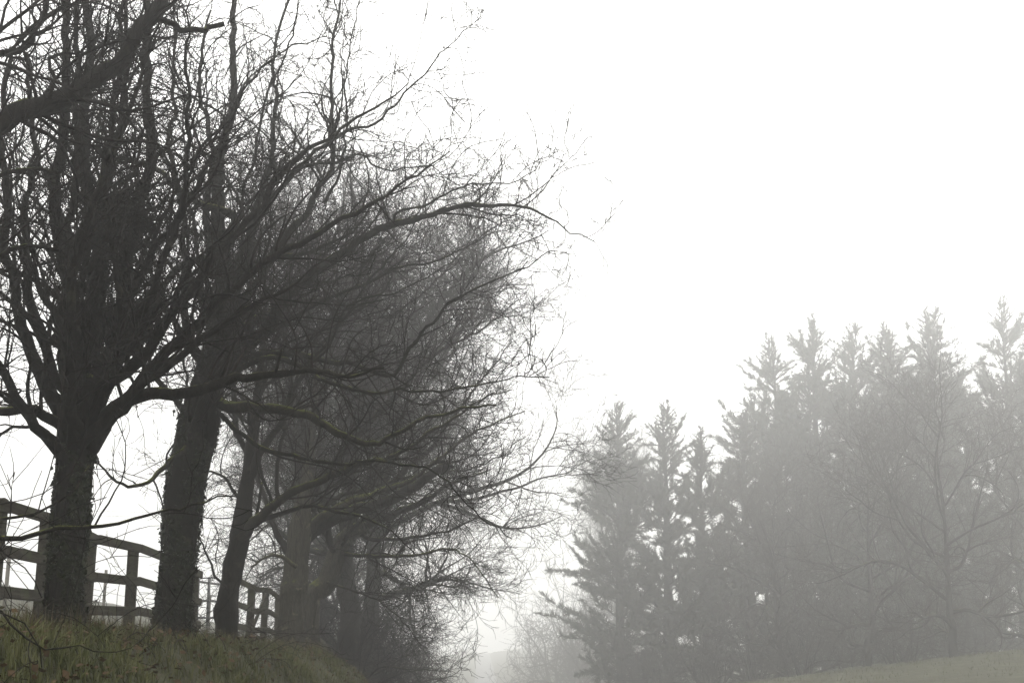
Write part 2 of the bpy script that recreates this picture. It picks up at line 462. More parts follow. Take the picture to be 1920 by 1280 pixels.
# tree out of the frame on the left whose limbs reach in at the top and low across the fence
LB = lambda p, y, r, m=None, **k: dict(p=p, y=y, r=r, m=m, **k)
t0_trunk = [(-290, 1190, 9, .22), (-285, 1000, 9, .2), (-270, 800, 9, .2), (-250, 500, 9.1, .17), (-200, 370, 9.2, .12)]
t0_limbs = [
    LB([(-215, 390), (-120, 300), (0, 226), (70, 192), (130, 160), (190, 132), (250, 86), (300, 38), (335, -20), (380, -110)], (9.2, 10.6), (.105, .05), few=2.2),
    LB([(300, 42), (340, 54), (385, 52), (420, 45)], (10.2, 10.6), (.030, .022), bare=True),
    LB([(418, 46), (428, 20), (432, -20), (440, -80)], (10.6, 10.7), (.008, .004)),
    LB([(-240, 260), (-120, 120), (-60, 98), (0, 93), (32, 88), (62, 68), (85, 30), (95, -40)], (9.1, 9.9), (.06, .014)),
    LB([(90, 190), (105, 140), (95, 122), (130, 108), (160, 92), (195, 60)], (9.7, 10.0), (.02, .008)),
    LB([(-260, 700), (-170, 600), (-90, 520), (0, 470), (60, 455), (110, 470)], (9.1, 9.8), (.06, .012)),
    LB([(-275, 1080), (-180, 1050), (-80, 1030), (0, 1012), (50, 1006), (100, 986), (170, 982), (220, 972), (260, 955), (320, 945), (380, 935), (440, 930)], (9.0, 10.2), (.034, .006), few=.22),
    LB([(-275, 1040), (-150, 1010), (-50, 982), (20, 968), (70, 955), (110, 938), (145, 905), (170, 870)], (9.0, 9.6), (.020, .006), few=.22),
    LB([(-280, 1110), (-160, 1130), (-60, 1140), (0, 1183), (62, 1219), (125, 1217), (218, 1217), (260, 1195), (285, 1172)], (9.0, 9.8), (.014, .004), few=.22),
    LB([(-275, 1000), (-140, 985), (-60, 990), (6, 1033), (40, 1060), (65, 1082), (78, 1120)], (9.0, 9.4), (.012, .004), few=.22),
    LB([(-275, 1090), (-100, 1110), (0, 1132), (48, 1160), (70, 1195), (78, 1250)], (9.0, 9.4), (.012, .004), few=.22),
    LB([(-230, 420), (-110, 380), (-20, 330), (60, 310), (110, 330)], (9.2, 9.9), (.05, .010)),
]
hand_tree('bare_tree', 'bare tree beyond the left edge, its thick limb slanting across the top left corner', 9,
          t0_trunk, t0_limbs, dict(near, d1=7.0, d2=4.2, d3=4.2, l1=(0.4, 1.9), t0=0.25, up1=.02), group=TG)

t1_trunk = [(121, 1186, 13.3, .245), (124, 1120, 13.3, .228), (129, 1000, 13.3, .222), (138, 900, 13.3, .228), (145, 820, 13.3, .25), (150, 760, 13.3, .25), (152, 705, 13.3, .17)]
t1_limbs = [
    LB([(140, 770), (110, 650), (105, 520), (100, 380), (105, 240), (112, 80), (118, -80)], (13.3, 13.0), (.11, .03)),
    LB([(150, 770), (165, 620), (170, 480), (164, 340), (170, 180), (165, 10), (160, -90)], (13.3, 13.6), (.12, .03)),
    LB([(160, 780), (205, 680), (225, 560), (240, 430), (275, 300), (286, 180), (280, 100), (286, -60)], (13.3, 13.7), (.10, .03)),
    LB([(125, 790), (75, 690), (45, 600), (35, 520), (20, 400), (12, 250), (20, 90)], (13.2, 12.6), (.08, .02)),
    LB([(125, 810), (60, 766), (0, 772), (-80, 762), (-150, 720)], (13.2, 12.4), (.062, .03)),
    LB([(165, 845), (212, 775), (270, 742), (340, 736), (420, 722), (490, 712), (560, 700), (650, 706), (720, 690)], (13.2, 12.6), (.10, .012)),
    LB([(135, 750), (62, 560), (55, 400), (62, 250), (50, 100)], (13.4, 14.0), (.06, .02)),
    LB([(160, 760), (192, 600), (202, 400), (216, 250), (232, 100), (240, -40)], (13.4, 14.2), (.07, .02)),
    LB([(220, 600), (262, 520), (300, 440), (330, 390), (362, 352), (396, 306), (432, 240), (452, 180)], (13.5, 13.2), (.055, .015)),
    LB([(130, 740), (138, 560), (130, 420), (140, 300), (138, 150), (146, 0)], (13.1, 12.6), (.07, .02)),
    LB([(170, 640), (120, 560), (60, 520), (0, 505), (-60, 470)], (13.2, 12.7), (.04, .015)),
    LB([(120, 830), (70, 800), (20, 810), (-40, 850)], (13.2, 12.6), (.025, .010)),
]
r1, q1 = hand_tree('bare_tree', 'ivy-clad bare tree nearest on the bank, straight trunk in front of the fence', 13.3,
                   t1_trunk, t1_limbs, dict(near, girth=.69, d1=5.8, d2=4.6, d3=4.6, lift=0.8, up1=0.05, stems=14), extra=7, group=TG)
ivy(r1, q1, 0.75, 6000, 0.016, np.array(r1.location))

t2_trunk = [(321, 1198, 18, .30), (324, 1140, 18, .262), (334, 1040, 18, .258), (345, 940, 18, .285), (358, 860, 18, .31), (370, 790, 18, .33), (388, 728, 18, .27), (396, 660, 18, .2)]
t2_limbs = [
    LB([(385, 745), (449, 654), (508, 607), (547, 545), (610, 490), (656, 457), (742, 422), (820, 402), (900, 397), (965, 395), (1020, 410), (1078, 441), (1115, 453)], (17.9, 16.4), (.12, .006)),
    LB([(740, 424), (754, 398), (812, 371), (890, 352), (965, 344), (1000, 325), (1040, 285)], (17.1, 16.6), (.022, .005)),
    LB([(965, 395), (1000, 380), (1030, 345), (1055, 318), (1075, 290)], (16.7, 16.5), (.010, .004)),
    LB([(400, 755), (430, 765), (520, 766), (586, 787), (640, 814), (700, 828), (745, 815), (800, 790), (870, 770), (930, 760)], (17.8, 16.4), (.09, .012), M_MOSS),
    LB([(388, 735), (402, 620), (412, 500), (405, 400), (420, 300), (435, 200), (442, 60), (440, -60)], (18, 18.4), (.16, .03)),
    LB([(405, 488), (350, 496), (310, 540), (280, 590), (262, 650)], (17.8, 17.0), (.06, .03)),
    LB([(384, 670), (410, 572), (428, 512), (490, 482), (560, 470), (640, 440), (700, 380)], (17.9, 17.3), (.07, .012)),
    LB([(415, 680), (470, 570), (540, 470), (600, 380), (632, 300), (628, 180), (642, 0), (648, -80)], (18, 17.4), (.08, .010)),
    LB([(603, 378), (645, 276), (648, 165), (664, 60), (680, -20)], (17.6, 17.2), (.024, .006)),
    LB([(420, 560), (460, 460), (500, 390), (560, 312), (637, 254), (715, 218), (789, 148), (824, 102), (870, 60), (902, 30)], (17.9, 16.8), (.055, .004)),
    LB([(540, 335), (575, 310), (640, 300), (688, 289), (730, 316), (812, 316), (850, 340), (890, 360)], (17.6, 16.8), (.026, .005)),
    LB([(800, 317), (850, 288), (880, 250), (909, 205)], (16.9, 16.7), (.008, .004)),
    LB([(400, 735), (450, 700), (500, 682), (560, 696), (600, 714), (681, 742), (741, 736), (881, 738), (952, 721), (1029, 707)], (17.7, 16.0), (.05, .006)),
    LB([(410, 700), (470, 664), (540, 662), (600, 678), (653, 678), (716, 701), (741, 693), (757, 658), (811, 594), (864, 545), (934, 517), (987, 489), (1046, 471)], (17.8, 16.8), (.055, .007)),
    LB([(412, 455), (442, 411), (388, 402), (344, 368), (296, 330), (258, 309), (200, 289), (120, 272)], (17.8, 16.4), (.06, .018), M_MOSS),
    LB([(190, 286), (240, 268), (302, 254), (344, 268), (388, 296), (430, 344), (455, 395)], (16.4, 17.6), (.02, .016)),
    LB([(350, 835), (315, 862), (286, 903), (248, 924), (226, 914), (192, 882), (178, 845)], (17.8, 16.6), (.045, .010), M_MOSS),
    LB([(408, 640), (455, 500), (470, 380), (505, 250), (520, 120), (545, -20)], (18.1, 18.8), (.075, .015)),
    LB([(400, 520), (385, 400), (395, 280), (380, 160), (395, 20)], (18.0, 18.6), (.07, .015)),
    LB([(398, 620), (350, 520), (345, 400), (330, 280), (340, 120), (330, -30)], (18.0, 19.0), (.06, .015)),
    LB([(560, 700), (620, 650), (640, 590), (690, 560), (770, 540), (850, 490)], (17.4, 17.0), (.022, .006)),
    LB([(455, 660), (540, 600), (640, 545), (730, 500), (820, 480), (910, 440), (990, 420)], (18.2, 18.6), (.04, .006)),
    LB([(400, 770), (480, 830), (560, 870), (640, 890), (720, 880), (800, 900), (880, 960), (960, 1010)], (17.8, 16.8), (.04, .006)),
]
r2, q2 = hand_tree('bare_tree', 'thickest bare tree, leaning ivy-clad trunk forking into mossy limbs behind the fence end', 18,
                   t2_trunk, t2_limbs, dict(near, girth=.80, d1=4.4, d2=4.5, d3=4.6, up1=0.04, lift=0.4, tw=.0055, stems=7), extra=6, group=TG)
ivy(r2, q2, 0.8, 8000, 0.018, np.array(r2.location))

t3_trunk = [(424, 1212, 22, .205), (428, 1130, 22, .19), (440, 1050, 22, .18), (452, 1000, 22, .17), (462, 920, 22, .14), (472, 850, 22, .11), (482, 750, 22, .08), (492, 620, 22, .05)]
t3_limbs = [
    LB([(448, 1018), (490, 975), (540, 935), (600, 905), (680, 880), (740, 855), (820, 800), (900, 750), (960, 730)], (22, 20.8), (.095, .008), M_MOSS),
    LB([(452, 1000), (520, 965), (580, 950), (650, 960), (720, 990), (780, 1040)], (22, 21), (.055, .008)),
    LB([(430, 1115), (412, 1092), (400, 1085), (393, 1050), (378, 1012), (350, 985), (310, 960)], (21.8, 21.2), (.026, .008)),
    LB([(430, 1090), (437, 1140), (440, 1185), (441, 1232)], (21.8, 21.6), (.05, .06), bare=True),
    LB([(464, 900), (520, 800), (565, 700), (625, 620), (700, 560), (760, 480)], (22, 21.4), (.07, .008)),
    LB([(468, 870), (440, 780), (450, 660), (440, 540), (455, 420)], (22, 22.6), (.06, .010)),
    LB([(458, 950), (420, 900), (360, 880), (300, 890)], (22, 22.3), (.035, .008)),
    LB([(480, 760), (540, 640), (560, 520), (590, 400), (610, 300)], (22, 22.3), (.045, .008)),
]
hand_tree('bare_tree', 'slender bare tree with dark forked base standing just right of the fence end', 22,
          t3_trunk, t3_limbs, dict(near, d1=5.2, d2=4.8, d3=5.5, tw=.0046, stems=6), extra=4, group=TG)

t4_trunk = [(543, 1200, 29, .36), (548, 1150, 29, .29), (555, 1090, 29, .27), (562, 1020, 29, .25), (568, 960, 29, .2), (577, 880, 29, .14), (590, 760, 29, .09), (602, 620, 29, .05)]
t4_limbs = [
    LB([(556, 1080), (538, 1010), (518, 968), (490, 900), (480, 800)], (29, 29.5), (.10, .015)),
    LB([(566, 1000), (620, 960), (690, 925), (780, 900), (850, 855), (930, 800), (985, 770)], (29, 27.6), (.11, .010), M_MOSS),
    LB([(572, 930), (640, 850), (720, 760), (800, 680), (900, 620), (980, 560)], (29, 28), (.10, .010)),
    LB([(578, 880), (600, 740), (650, 600), (700, 480), (760, 390)], (29, 29.6), (.08, .010)),
    LB([(556, 1060), (520, 1040), (490, 1050), (470, 1062)], (28.6, 28.2), (.05, .02), M_LICHEN),
    LB([(563, 1022), (610, 990), (690, 950), (770, 915), (846, 868)], (29.2, 28.6), (.13, .10), bare=True),
    LB([(570, 960), (650, 910), (750, 880), (860, 880), (960, 850)], (29.2, 30), (.06, .010)),
    LB([(585, 840), (540, 700), (530, 560), (560, 420)], (29, 29.6), (.07, .010)),
    LB([(590, 760), (680, 640), (800, 540), (880, 440), (900, 360)], (29.2, 29), (.06, .008)),
]
hand_tree('bare_tree', 'pale-barked bare tree with a broad upright trunk and broken limb stub', 29,
          t4_trunk, t4_limbs, dict(near, d1=5.0, d2=4.8, d3=5.5, tw=.005, l1=(.6, 2.6), stems=6), mt=M_LICHEN, extra=5, group=TG)

t5_trunk = [(581, 1196, 33, .32), (584, 1128, 33, .28), (611, 1093, 33, .27), (634, 1032, 33, .25), (655, 997, 33, .22), (690, 985, 33, .18)]
t5_limbs = [
    LB([(680, 987), (740, 970), (800, 945), (850, 905), (920, 880)], (33, 32), (.14, .012)),
    LB([(636, 1034), (680, 1040), (719, 1043), (787, 1043), (850, 1030), (895, 1060), (935, 1120)], (33, 31.6), (.06, .010), M_MOSS),
    LB([(640, 1020), (652, 900), (680, 760), (720, 620), (750, 480)], (33, 33.5), (.11, .010)),
    LB([(690, 985), (740, 900), (820, 820), (900, 720), (960, 640)], (33, 32), (.10, .010)),
    LB([(650, 1000), (610, 900), (600, 780), (640, 640)], (33, 34), (.09, .010)),
    LB([(660, 996), (740, 1010), (830, 990), (900, 970), (950, 990)], (33, 32), (.06, .008)),
    LB([(612, 1092), (680, 1110), (740, 1150), (790, 1210)], (32.8, 32), (.03, .008)),
]
hand_tree('bare_tree', 'bare tree whose crooked trunk leans right out over the grassy bank', 33,
          t5_trunk, t5_limbs, dict(near, d1=5.0, d2=4.8, d3=5.5, tw=.0055, l1=(.7, 2.8), stems=5), mt=M_LICHEN, extra=5, group=TG)

def auto_tree(name, H, R, trunk_h, r0, par, m_bark, m_twig, nl=10, lean=0.0, low=0.2, stems=1, spread=1.0):
    """a generated bare tree in local space; returns its Empty at the origin"""
    root = empty(name, (0, 0, 0)); base = np.zeros(3)
    allp, allr = [], []
    g = Geo()
    tp = np.array([[0, 0, -0.3, r0 * 1.15], [lean * .2, .03, trunk_h * .35, r0], [lean * .5, -.05, trunk_h * .7, r0 * .9], [lean, .04, trunk_h, r0 * .85],
                   [lean * 1.2, 0, trunk_h + (H - trunk_h) * .35, r0 * .45], [lean * 1.3, .1, trunk_h + (H - trunk_h) * .7, r0 * .18]])
    q = thick_tube(g, tp, 14, 0.09, flare=0.4); g.build('trunk', m_bark, root)
    n = len(q)
    for k in range(nl):
        f = k / max(nl - 1, 1)
        h = (low + (0.9 - low) * f) * (tp[-1, 2])
        i = int(np.argmin(abs(q[:, 2] - h))); s = q[i]
        a = k * 2.399 + RNG.uniform(-.4, .4)
        reach = R * spread * (np.interp(f, [0, .12, .35, .65, 1], [.45, .72, 1.10, 1.0, .5])) * RNG.uniform(.85, 1.1)
        rise = 0.25 + 0.9 * f
        d = np.array([math.cos(a), math.sin(a), rise])
        ln = reach * math.sqrt(1 + rise * rise * .6)
        pp = grow(s[None, :3], d[None], np.array([ln]), 24, 0.075, 0.035 if f > .25 else -0.01)[0]
        rr = np.linspace(1, 0, 24) ** .9 * min(s[3] * .55, .11) + .010
        g = Geo(); g.tubes(pp[None], rr[None], 8, cap=True); g.build('limb', m_bark, root)
        allp.append(pp); allr.append(rr)
        # a side limb from each limb
        for _ in range(2):
            st, dd, r_, t_, _l = spawn(pp[None], rr[None], 1, .25, .6, 30, 55)
            p2 = grow(st, dd, np.array([ln * RNG.uniform(.4, .65)]), 24, .08, .03)[0]
            r2 = np.linspace(1, 0, 24) ** .9 * r_[0] * .65 + .008
            g = Geo(); g.tubes(p2[None], r2[None], 7, cap=True); g.build('limb', m_bark, root)
            allp.append(p2); allr.append(r2)
    twigs_for(np.array(allp), np.array(allr), par, m_twig, root, base, far=True)
    return root

def place(root, x, y, rz, s, label, group=None, cat='tree', sink=0.0):
    root.location = (x, y, tz(x, y) - sink); root.rotation_euler.z = rz; root.scale = (s, s, s)
    tag(root, label, cat, group); return root

fine = dict(d1=3.9, d2=4.8, d3=4.8, l1=(0.8, 3.2), l2=(.3, 1.2), l3=(.15, .6), tw=.0068, up1=0.02, ups=.07, lift=.2, wander=.13)
A = auto_tree('bare_tree', 16.5, 6.6, 3.2, .30, fine, M_BARK, M_TWIG, nl=14, lean=.5, low=.22)
B = auto_tree('bare_tree', 14.0, 6.4, 2.6, .28, dict(fine, up1=-.01), M_BARK, M_TWIG, nl=13, lean=-.3, low=.21)
place(A, -3.9, 43, 2.0, 1.14, 'round-crowned bare tree behind the leaning tree, fine twigs over the road', TG)
place(B, -4.4, 52, 3.3, 1.25, 'misty bare tree with low twigs reaching over the road, behind the round-crowned one', TG)
place(copy_tree(A), -6.6, 64, 2.9, 1.1, 'tall grey bare tree deeper in the mist of the left row', TG)
place(copy_tree(B), -8.2, 86, 4.2, 1.15, 'last faint bare tree at the far end of the left row', TG)

def shrub(name, H, R, par, m_twig, stems):
    """a many-stemmed leafless bush in local space"""
    root = empty(name, (0, 0, 0))
    a = RNG.uniform(0, 2 * math.pi, stems); el_ = RNG.uniform(.5, 2.6, stems)
    d = np.stack([np.cos(a), np.sin(a), el_], 1)
    st = np.stack([np.cos(a) * .35 * R * RNG.random(stems), np.sin(a) * .35 * R * RNG.random(stems), np.full(stems, -.15)], 1)
    d = nrm(d); ln = 1 / np.sqrt((d[:, 0] ** 2 + d[:, 1] ** 2) / R ** 2 + d[:, 2] ** 2 / H ** 2) * RNG.uniform(.75, 1.0, stems)
    p = grow(st, d, ln, 24, .06, .0)
    r = np.linspace(1, 0, 24)[None] ** .9 * (.018 + .006 * ln)[:, None] + .007
    for k in range(stems):
        g = Geo(); g.tubes(p[k:k + 1], r[k:k + 1], 6, cap=True); g.build('stem', M_BARK, root)
    twigs_for(p, r, par, m_twig, root, np.zeros(3), far=True)
    return root
S = shrub('bare_shrub', 4.6, 2.6, dict(fine, d1=3.4, d3=4.2, l1=(.5, 1.6), up1=.0, t0=.1, tw=.007), M_TWIG, 22)
SG = 'leafless shrubs under the far left trees'
place(S, -4.2, 43, 0, .9, 'dark leafless shrub at the end of the grassy bank', SG, 'shrub')
place(copy_tree(S), -4.9, 54, 5.1, 1.1, 'widest leafless shrub leaning over the road edge beyond the bank', SG, 'shrub')
place(copy_tree(S), -4.9, 50, 3.3, 1.3, 'tall leafless shrub against the crooked tree, behind the first two shrubs', SG, 'shrub')
place(copy_tree(S), -4.8, 60, 2.1, 1.25, 'greyer leafless shrub in the mist behind the widest one', SG, 'shrub')
place(copy_tree(S), -4.6, 72, 4.0, 1.15, 'palest leafless shrub, farthest along the left verge', SG, 'shrub')

# ------------------------------------------------------------------ nests of twigs
def nest(u, v, Y, rx, rz_, label, n=420):
    c = P(u, v, Y); root = empty('twig_nest', c)
    th = RNG.uniform(0, 2 * math.pi, n); ph = np.arccos(RNG.uniform(-1, 1, n)); rr = RNG.random(n) ** .45
    dirs = np.stack([np.sin(ph) * np.cos(th), np.sin(ph) * np.sin(th), np.cos(ph)], 1)
    st = dirs * rr[:, None] * np.array([rx, rx, rz_]) * .85
    d = nrm(np.cross(dirs, RNG.normal(size=(n, 3))))
    p = grow(st - d * .14, d, RNG.uniform(.25, .55, n), 6, .22, -.02)
    g = Geo(); g.tubes(p, np.full((n, 6), .0055), 4)
    g.build('twig_ball', M_TWIG, root, kind='stuff')
    g = Geo(); k = 60; p = grow(st[:k] * .3, dirs[:k] + [0, 0, -.3], RNG.uniform(.5, 1.0, k) * rx * 2.2, 6, .2, -.05)
    g.tubes(p, np.full((k, 6), .004), 3); g.build('loose_twigs', M_TWIG, root, kind='stuff')
    tag(root, label, 'nest', 'dark twig clumps lodged in the bare trees')
nest(236, 612, 14.2, .30, .20, 'dark ball of twigs wedged low between the two ivy-clad trunks', 900)
nest(226, 408, 14.2, .34, .17, 'wide dark twig clump higher up among the upright stems', 800)
nest(868, 1096, 34, .55, .34, 'small twig clump hanging at the end of a low branch over the road', 70)

# ------------------------------------------------------------------ fence
def chamfer_box(name, sx, sy, sz, c, m, wob=0.004):
    bm = bmesh.new(); bmesh.ops.create_cube(bm, size=1.0)
    for v in bm.verts: v.co = Vector((v.co.x * sx, v.co.y * sy, v.co.z * sz))
    bmesh.ops.bevel(bm, geom=bm.edges[:], offset=c, segments=1, affect='EDGES')
    for v in bm.verts: v.co += Vector((random.uniform(-wob, wob), random.uniform(-wob, wob), random.uniform(-wob, wob)))
    me = bpy.data.meshes.new(name); bm.to_mesh(me); bm.free(); me.materials.append(m); return me
ME_POST = [chamfer_box('post', .135, .11, 1.75, .012, M_WOOD, .006) for _ in range(3)]
ME_RAIL = [chamfer_box('rail', .042, 1.0, .112, .008, M_WOOD, .003) for _ in range(3)]
FX = -4.62
def rail(root, y0, y1, h0, h1, x, mesh=None, sz=1.0, name='rail'):
    z0, z1 = tz(FX, y0) + h0, tz(FX, y1) + h1
    L = math.hypot(y1 - y0, z1 - z0)
    o = obj(name, mesh or random.choice(ME_RAIL), root)
    o.location = Vector((x, (y0 + y1) / 2, (z0 + z1) / 2)) - root.location
    o.rotation_euler = (math.atan2(z1 - z0, y1 - y0), random.uniform(-.02, .02), random.uniform(-.006, .006))
    o.scale = (1, L, sz); return o
def post(root, y, top=1.30, sx=1.0, x=FX):
    o = obj('post', random.choice(ME_POST), root)
    z = tz(FX, y)
    o.location = Vector((x, y, z + top - 1.75 / 2)) - root.location
    o.rotation_euler = (random.uniform(-.012, .012), random.uniform(-.015, .015), random.uniform(-.05, .05))
    o.scale = (sx, sx, 1); return o
def fence(ys_, label, heights=(1.21, .78, .40), tops=None, ext=0.0):
    root = empty('post_and_rail_fence', (FX, ys_[0], tz(FX, ys_[0])))
    tag(root, label, 'fence', 'post and rail fence along the bank')
    for k, y in enumerate(ys_): post(root, y, (tops or {}).get(k, 1.27 + random.uniform(-.01, .02)))
    for k in range(len(ys_) - 1):
        for h in heights:
            a = h + random.uniform(-.012, .012)
            last = ext if k == len(ys_) - 2 else -.004
            rail(root, ys_[k] + .004, ys_[k + 1] + last, a, h + random.uniform(-.012, .012), FX + .10 + (.002 if k % 2 else 0))
    return root
fence([11.6, 13.42, 14.95, 16.6, 18.7, 20.75, 22.75], 'nearest run of dark post and rail fence passing behind the two ivy-clad trunks', ext=.16)
f2 = fence([26.4, 28.5, 30.35, 32.4], 'middle run of wooden fence with a slanting brace, between slender and pale-barked trees')
rail(f2, 28.6, 30.3, .40, 1.16, FX + .03, sz=.9, name='brace')
fence([37.0, 39.6, 42.2, 45.0], 'farthest run of low wooden fence fading behind the crooked leaning tree')

gate = empty('metal_gate', (FX, 22.95, tz(FX, 22.95))); tag(gate, 'thin-barred grey metal gate closing the gap behind the slender tree', 'gate')
def bar(root, name, p0, p1, r, m, sides=8):
    p0, p1 = np.asarray(p0, float), np.asarray(p1, float)
    pts = p0[None, None] + (p1 - p0)[None, None] * np.linspace(0, 1, 3)[None, :, None]
    g = Geo(); g.tubes(pts, np.full((1, 3), r), sides, cap=True)
    return g.build(name, m, root, np.array(root.location))
zg0, zg1 = tz(FX, 23), tz(FX, 26.2)
for h in (1.10, .80, .52, .26):
    bar(gate, 'bar', (FX, 22.98, zg0 + h), (FX, 26.25, zg1 + h), .020, M_METAL)
for y in (22.98, 23.9, 26.25):
    z = tz(FX, y); bar(gate, 'upright', (FX + .03, y, z + .02), (FX + .03, y, z + 1.14), .026, M_METAL)

wf = empty('wire_fence', (-6.7, 18, tz(-6.7, 18))); tag(wf, 'thin pale stakes and wire behind the wooden fence', 'fence')
for y in (16.0, 20.0, 25.2, 30.0, 35.0):
    z = tz(-6.7, y); bar(wf, 'stake', (-6.7, y, z - .2), (-6.68, y, 3.18), .028, M_STAKE)
for h in (1.2, .8):
    bar(wf, 'wire', (-6.7, 14.0, tz(-6.7, 14) + h), (-6.7, 36, tz(-6.7, 36) + h), .004, M_METAL, 4)

# ------------------------------------------------------------------ conifers on the right
def conifer(name, H, R, nb, per, tips=1):
    """a feathery cypress in local space: trunk, and a crown of up-swept branches carrying flat sprays"""
    root = empty(name, (0, 0, 0))
    g = Geo(); thick_tube(g, np.array([[0, 0, -.3, .38], [0, 0, H * .3, .28], [.1, 0, H * .7, .12], [0, .1, H * .97, .03]]), 10, .08, flare=.3, n=24)
    g.build('trunk', M_BARK, root)
    f = RNG.random(nb) ** 1.05; h = H * (.03 + .95 * f)
    az_ = RNG.uniform(0, 2 * math.pi, nb)
    prof = np.minimum(.68 + 1.4 * f, 1.0) * np.clip((1 - f) / .40, 0.07, 1.0) ** .85
    # a few bigger limbs of foliage break the outline
    big = (RNG.random(nb) < .16) & (f > .18)
    ln = R * prof * np.where(big, RNG.uniform(1.05, 1.38, nb), RNG.uniform(.5, 1.0, nb))
    gapa, gapf = RNG.uniform(0, 6.28, 3), RNG.uniform(.35, .75, 3)
    hole = np.zeros(nb, bool)
    for a_, f_ in zip(gapa, gapf):
        hole |= (np.abs((az_ - a_ + math.pi) % (2 * math.pi) - math.pi) < .8) & (abs(f - f_) < .07)
    ln = np.where(hole, ln * .45, ln)
    up = .05 + .75 * f + RNG.uniform(-.25, .35, nb)
    d = np.stack([np.cos(az_), np.sin(az_), up], 1)
    st = np.stack([np.zeros(nb), np.zeros(nb), h - ln * .30], 1)
    # leading shoots: narrow pointed cones of short up-swept branches
    for k in range(tips):
        a = RNG.uniform(0, 6.28); e = 46; rr = R * RNG.uniform(.25, .5) * (k > 0); hh = H * (RNG.uniform(.60, .74) if k else .80)
        lv = RNG.random(e); b = RNG.uniform(0, 6.28, e); tall = H * (.20 if k == 0 else .17)
        lean = RNG.normal(0, .10, 2)
        st = np.concatenate([st, np.stack([math.cos(a) * rr + lean[0] * lv * tall, math.sin(a) * rr + lean[1] * lv * tall, hh + lv * tall * .9], 1)])
        d = np.concatenate([d, np.stack([np.cos(b), np.sin(b), .55 + 1.1 * lv], 1)])
        ln = np.concatenate([ln, H * (.014 + .105 * (1 - lv)) * RNG.uniform(.6, 1.3, e)])
    p = grow(st, d, ln, 10, .09, .045)
    g = Geo(); g.tubes(p, np.linspace(.045, .012, 10)[None].repeat(len(p), 0), 3); g.build('branches', M_BARK, root, kind='stuff')
    r = np.full(p.shape[:2], .02)
    n = len(p) * per
    s0, sdir, _, t, pl = spawn(p, r, n, .18, 1.0, 8, 52, .8)
    sdir = nrm(sdir + np.array([0, 0, .16]))
    sl = RNG.uniform(.28, .85, n) * np.clip(pl / 3, .34, 1.15) * (1.2 - .72 * t)
    nrm_ = nrm(np.cross(sdir, RNG.normal(size=(n, 3)))); side = np.cross(sdir, nrm_)
    V, T = [], []; off = 0
    for t_, a_, l_ in ((0, 0, 1), (.1, .75, .6), (.1, -.75, .6), (.35, .65, .5), (.35, -.65, .5), (.6, .5, .38), (.6, -.5, .38)):
        o = s0 + sdir * (sl * t_)[:, None]
        dd = sdir * math.cos(a_) + side * math.sin(a_) + nrm_ * RNG.normal(0, .15, (n, 1))
        e = o + dd * (sl * l_)[:, None]
        wv = np.cross(dd, nrm_) * (sl * l_ * .088)[:, None]
        mid = o * .55 + e * .45
        V.append(np.stack([o, mid + wv, e, mid - wv], 1).reshape(-1, 3))
        b = off + np.arange(n)[:, None] * 4
        T.append(np.concatenate([b + [0, 1, 2], b + [0, 2, 3]])); off += n * 4
    g = Geo(); g.add(np.concatenate(V), None, np.concatenate(T))
    g.build('crown', M_CYPRESS, root, kind='stuff', smooth=False)
    return root
CG = 'tall misty conifers on the right'
c1 = conifer('conifer', 20, 4.8, 300, 33, 2)
c2 = conifer('conifer', 22, 4.6, 280, 33, 3)
c3 = conifer('conifer', 18, 3.8, 250, 33, 2)
def put(root, u, vtop, Y, H, rz, label, wide=1.0, dup=True):
    """stands a conifer of built height H so its tip reaches the height seen at pixel (u, vtop)"""
    o = copy_tree(root) if dup else root
    p = P(u, vtop, Y); z = tz(p[0], Y); s = (p[2] - z) / H
    o.location = (p[0], Y, z); o.rotation_euler.z = rz; o.scale = (s * wide, s * wide, s)
    tag(o, label, 'tree', CG)
put(c1, 1156, 742, 125, 20, .3, 'leftmost misty conifer, ragged with branches jutting towards the road', 0.98, False)
put(c3, 1243, 745, 127, 18, 1.0, 'narrow conifer with a pointed tip just right of the leftmost one', 1.05, False)
put(c3, 1313, 792, 129, 18, 3.1, 'shortest conifer, in the dip of the treetop line', 1.0)
put(c2, 1448, 618, 139, 22, .8, 'conifer with twin spiky tips at the left shoulder of the tall group', 1.1, False)
put(c2, 1522, 586, 141, 22, 2.9, 'tall misty conifer with a pointed top beside the twin-tipped one', 1.15)
put(c1, 1592, 600, 144, 20, 4.4, 'tall rounded conifer left of the small notch in the treetops', 1.05)
put(c3, 1662, 598, 142, 18, 5.3, 'slim conifer tip between the rounded and the broadest conifer', 1.15)
put(c1, 1732, 566, 137, 20, 5.6, 'broadest of the tall conifers, flat-topped, left of the deep gap', 1.05)
put(c2, 1872, 548, 138, 22, 4.9, 'tallest conifer by the right edge, beyond the deep gap', .9)
put(c2, 1975, 585, 143, 22, 1.7, 'conifer cut by the right edge of the view', .9)
put(c3, 1392, 760, 135, 18, 2.2, 'low conifer filling the step up to the tall group', 1.25)
put(c1, 1800, 700, 146, 20, 1.2, 'dim conifer standing back in the deep gap', .9)

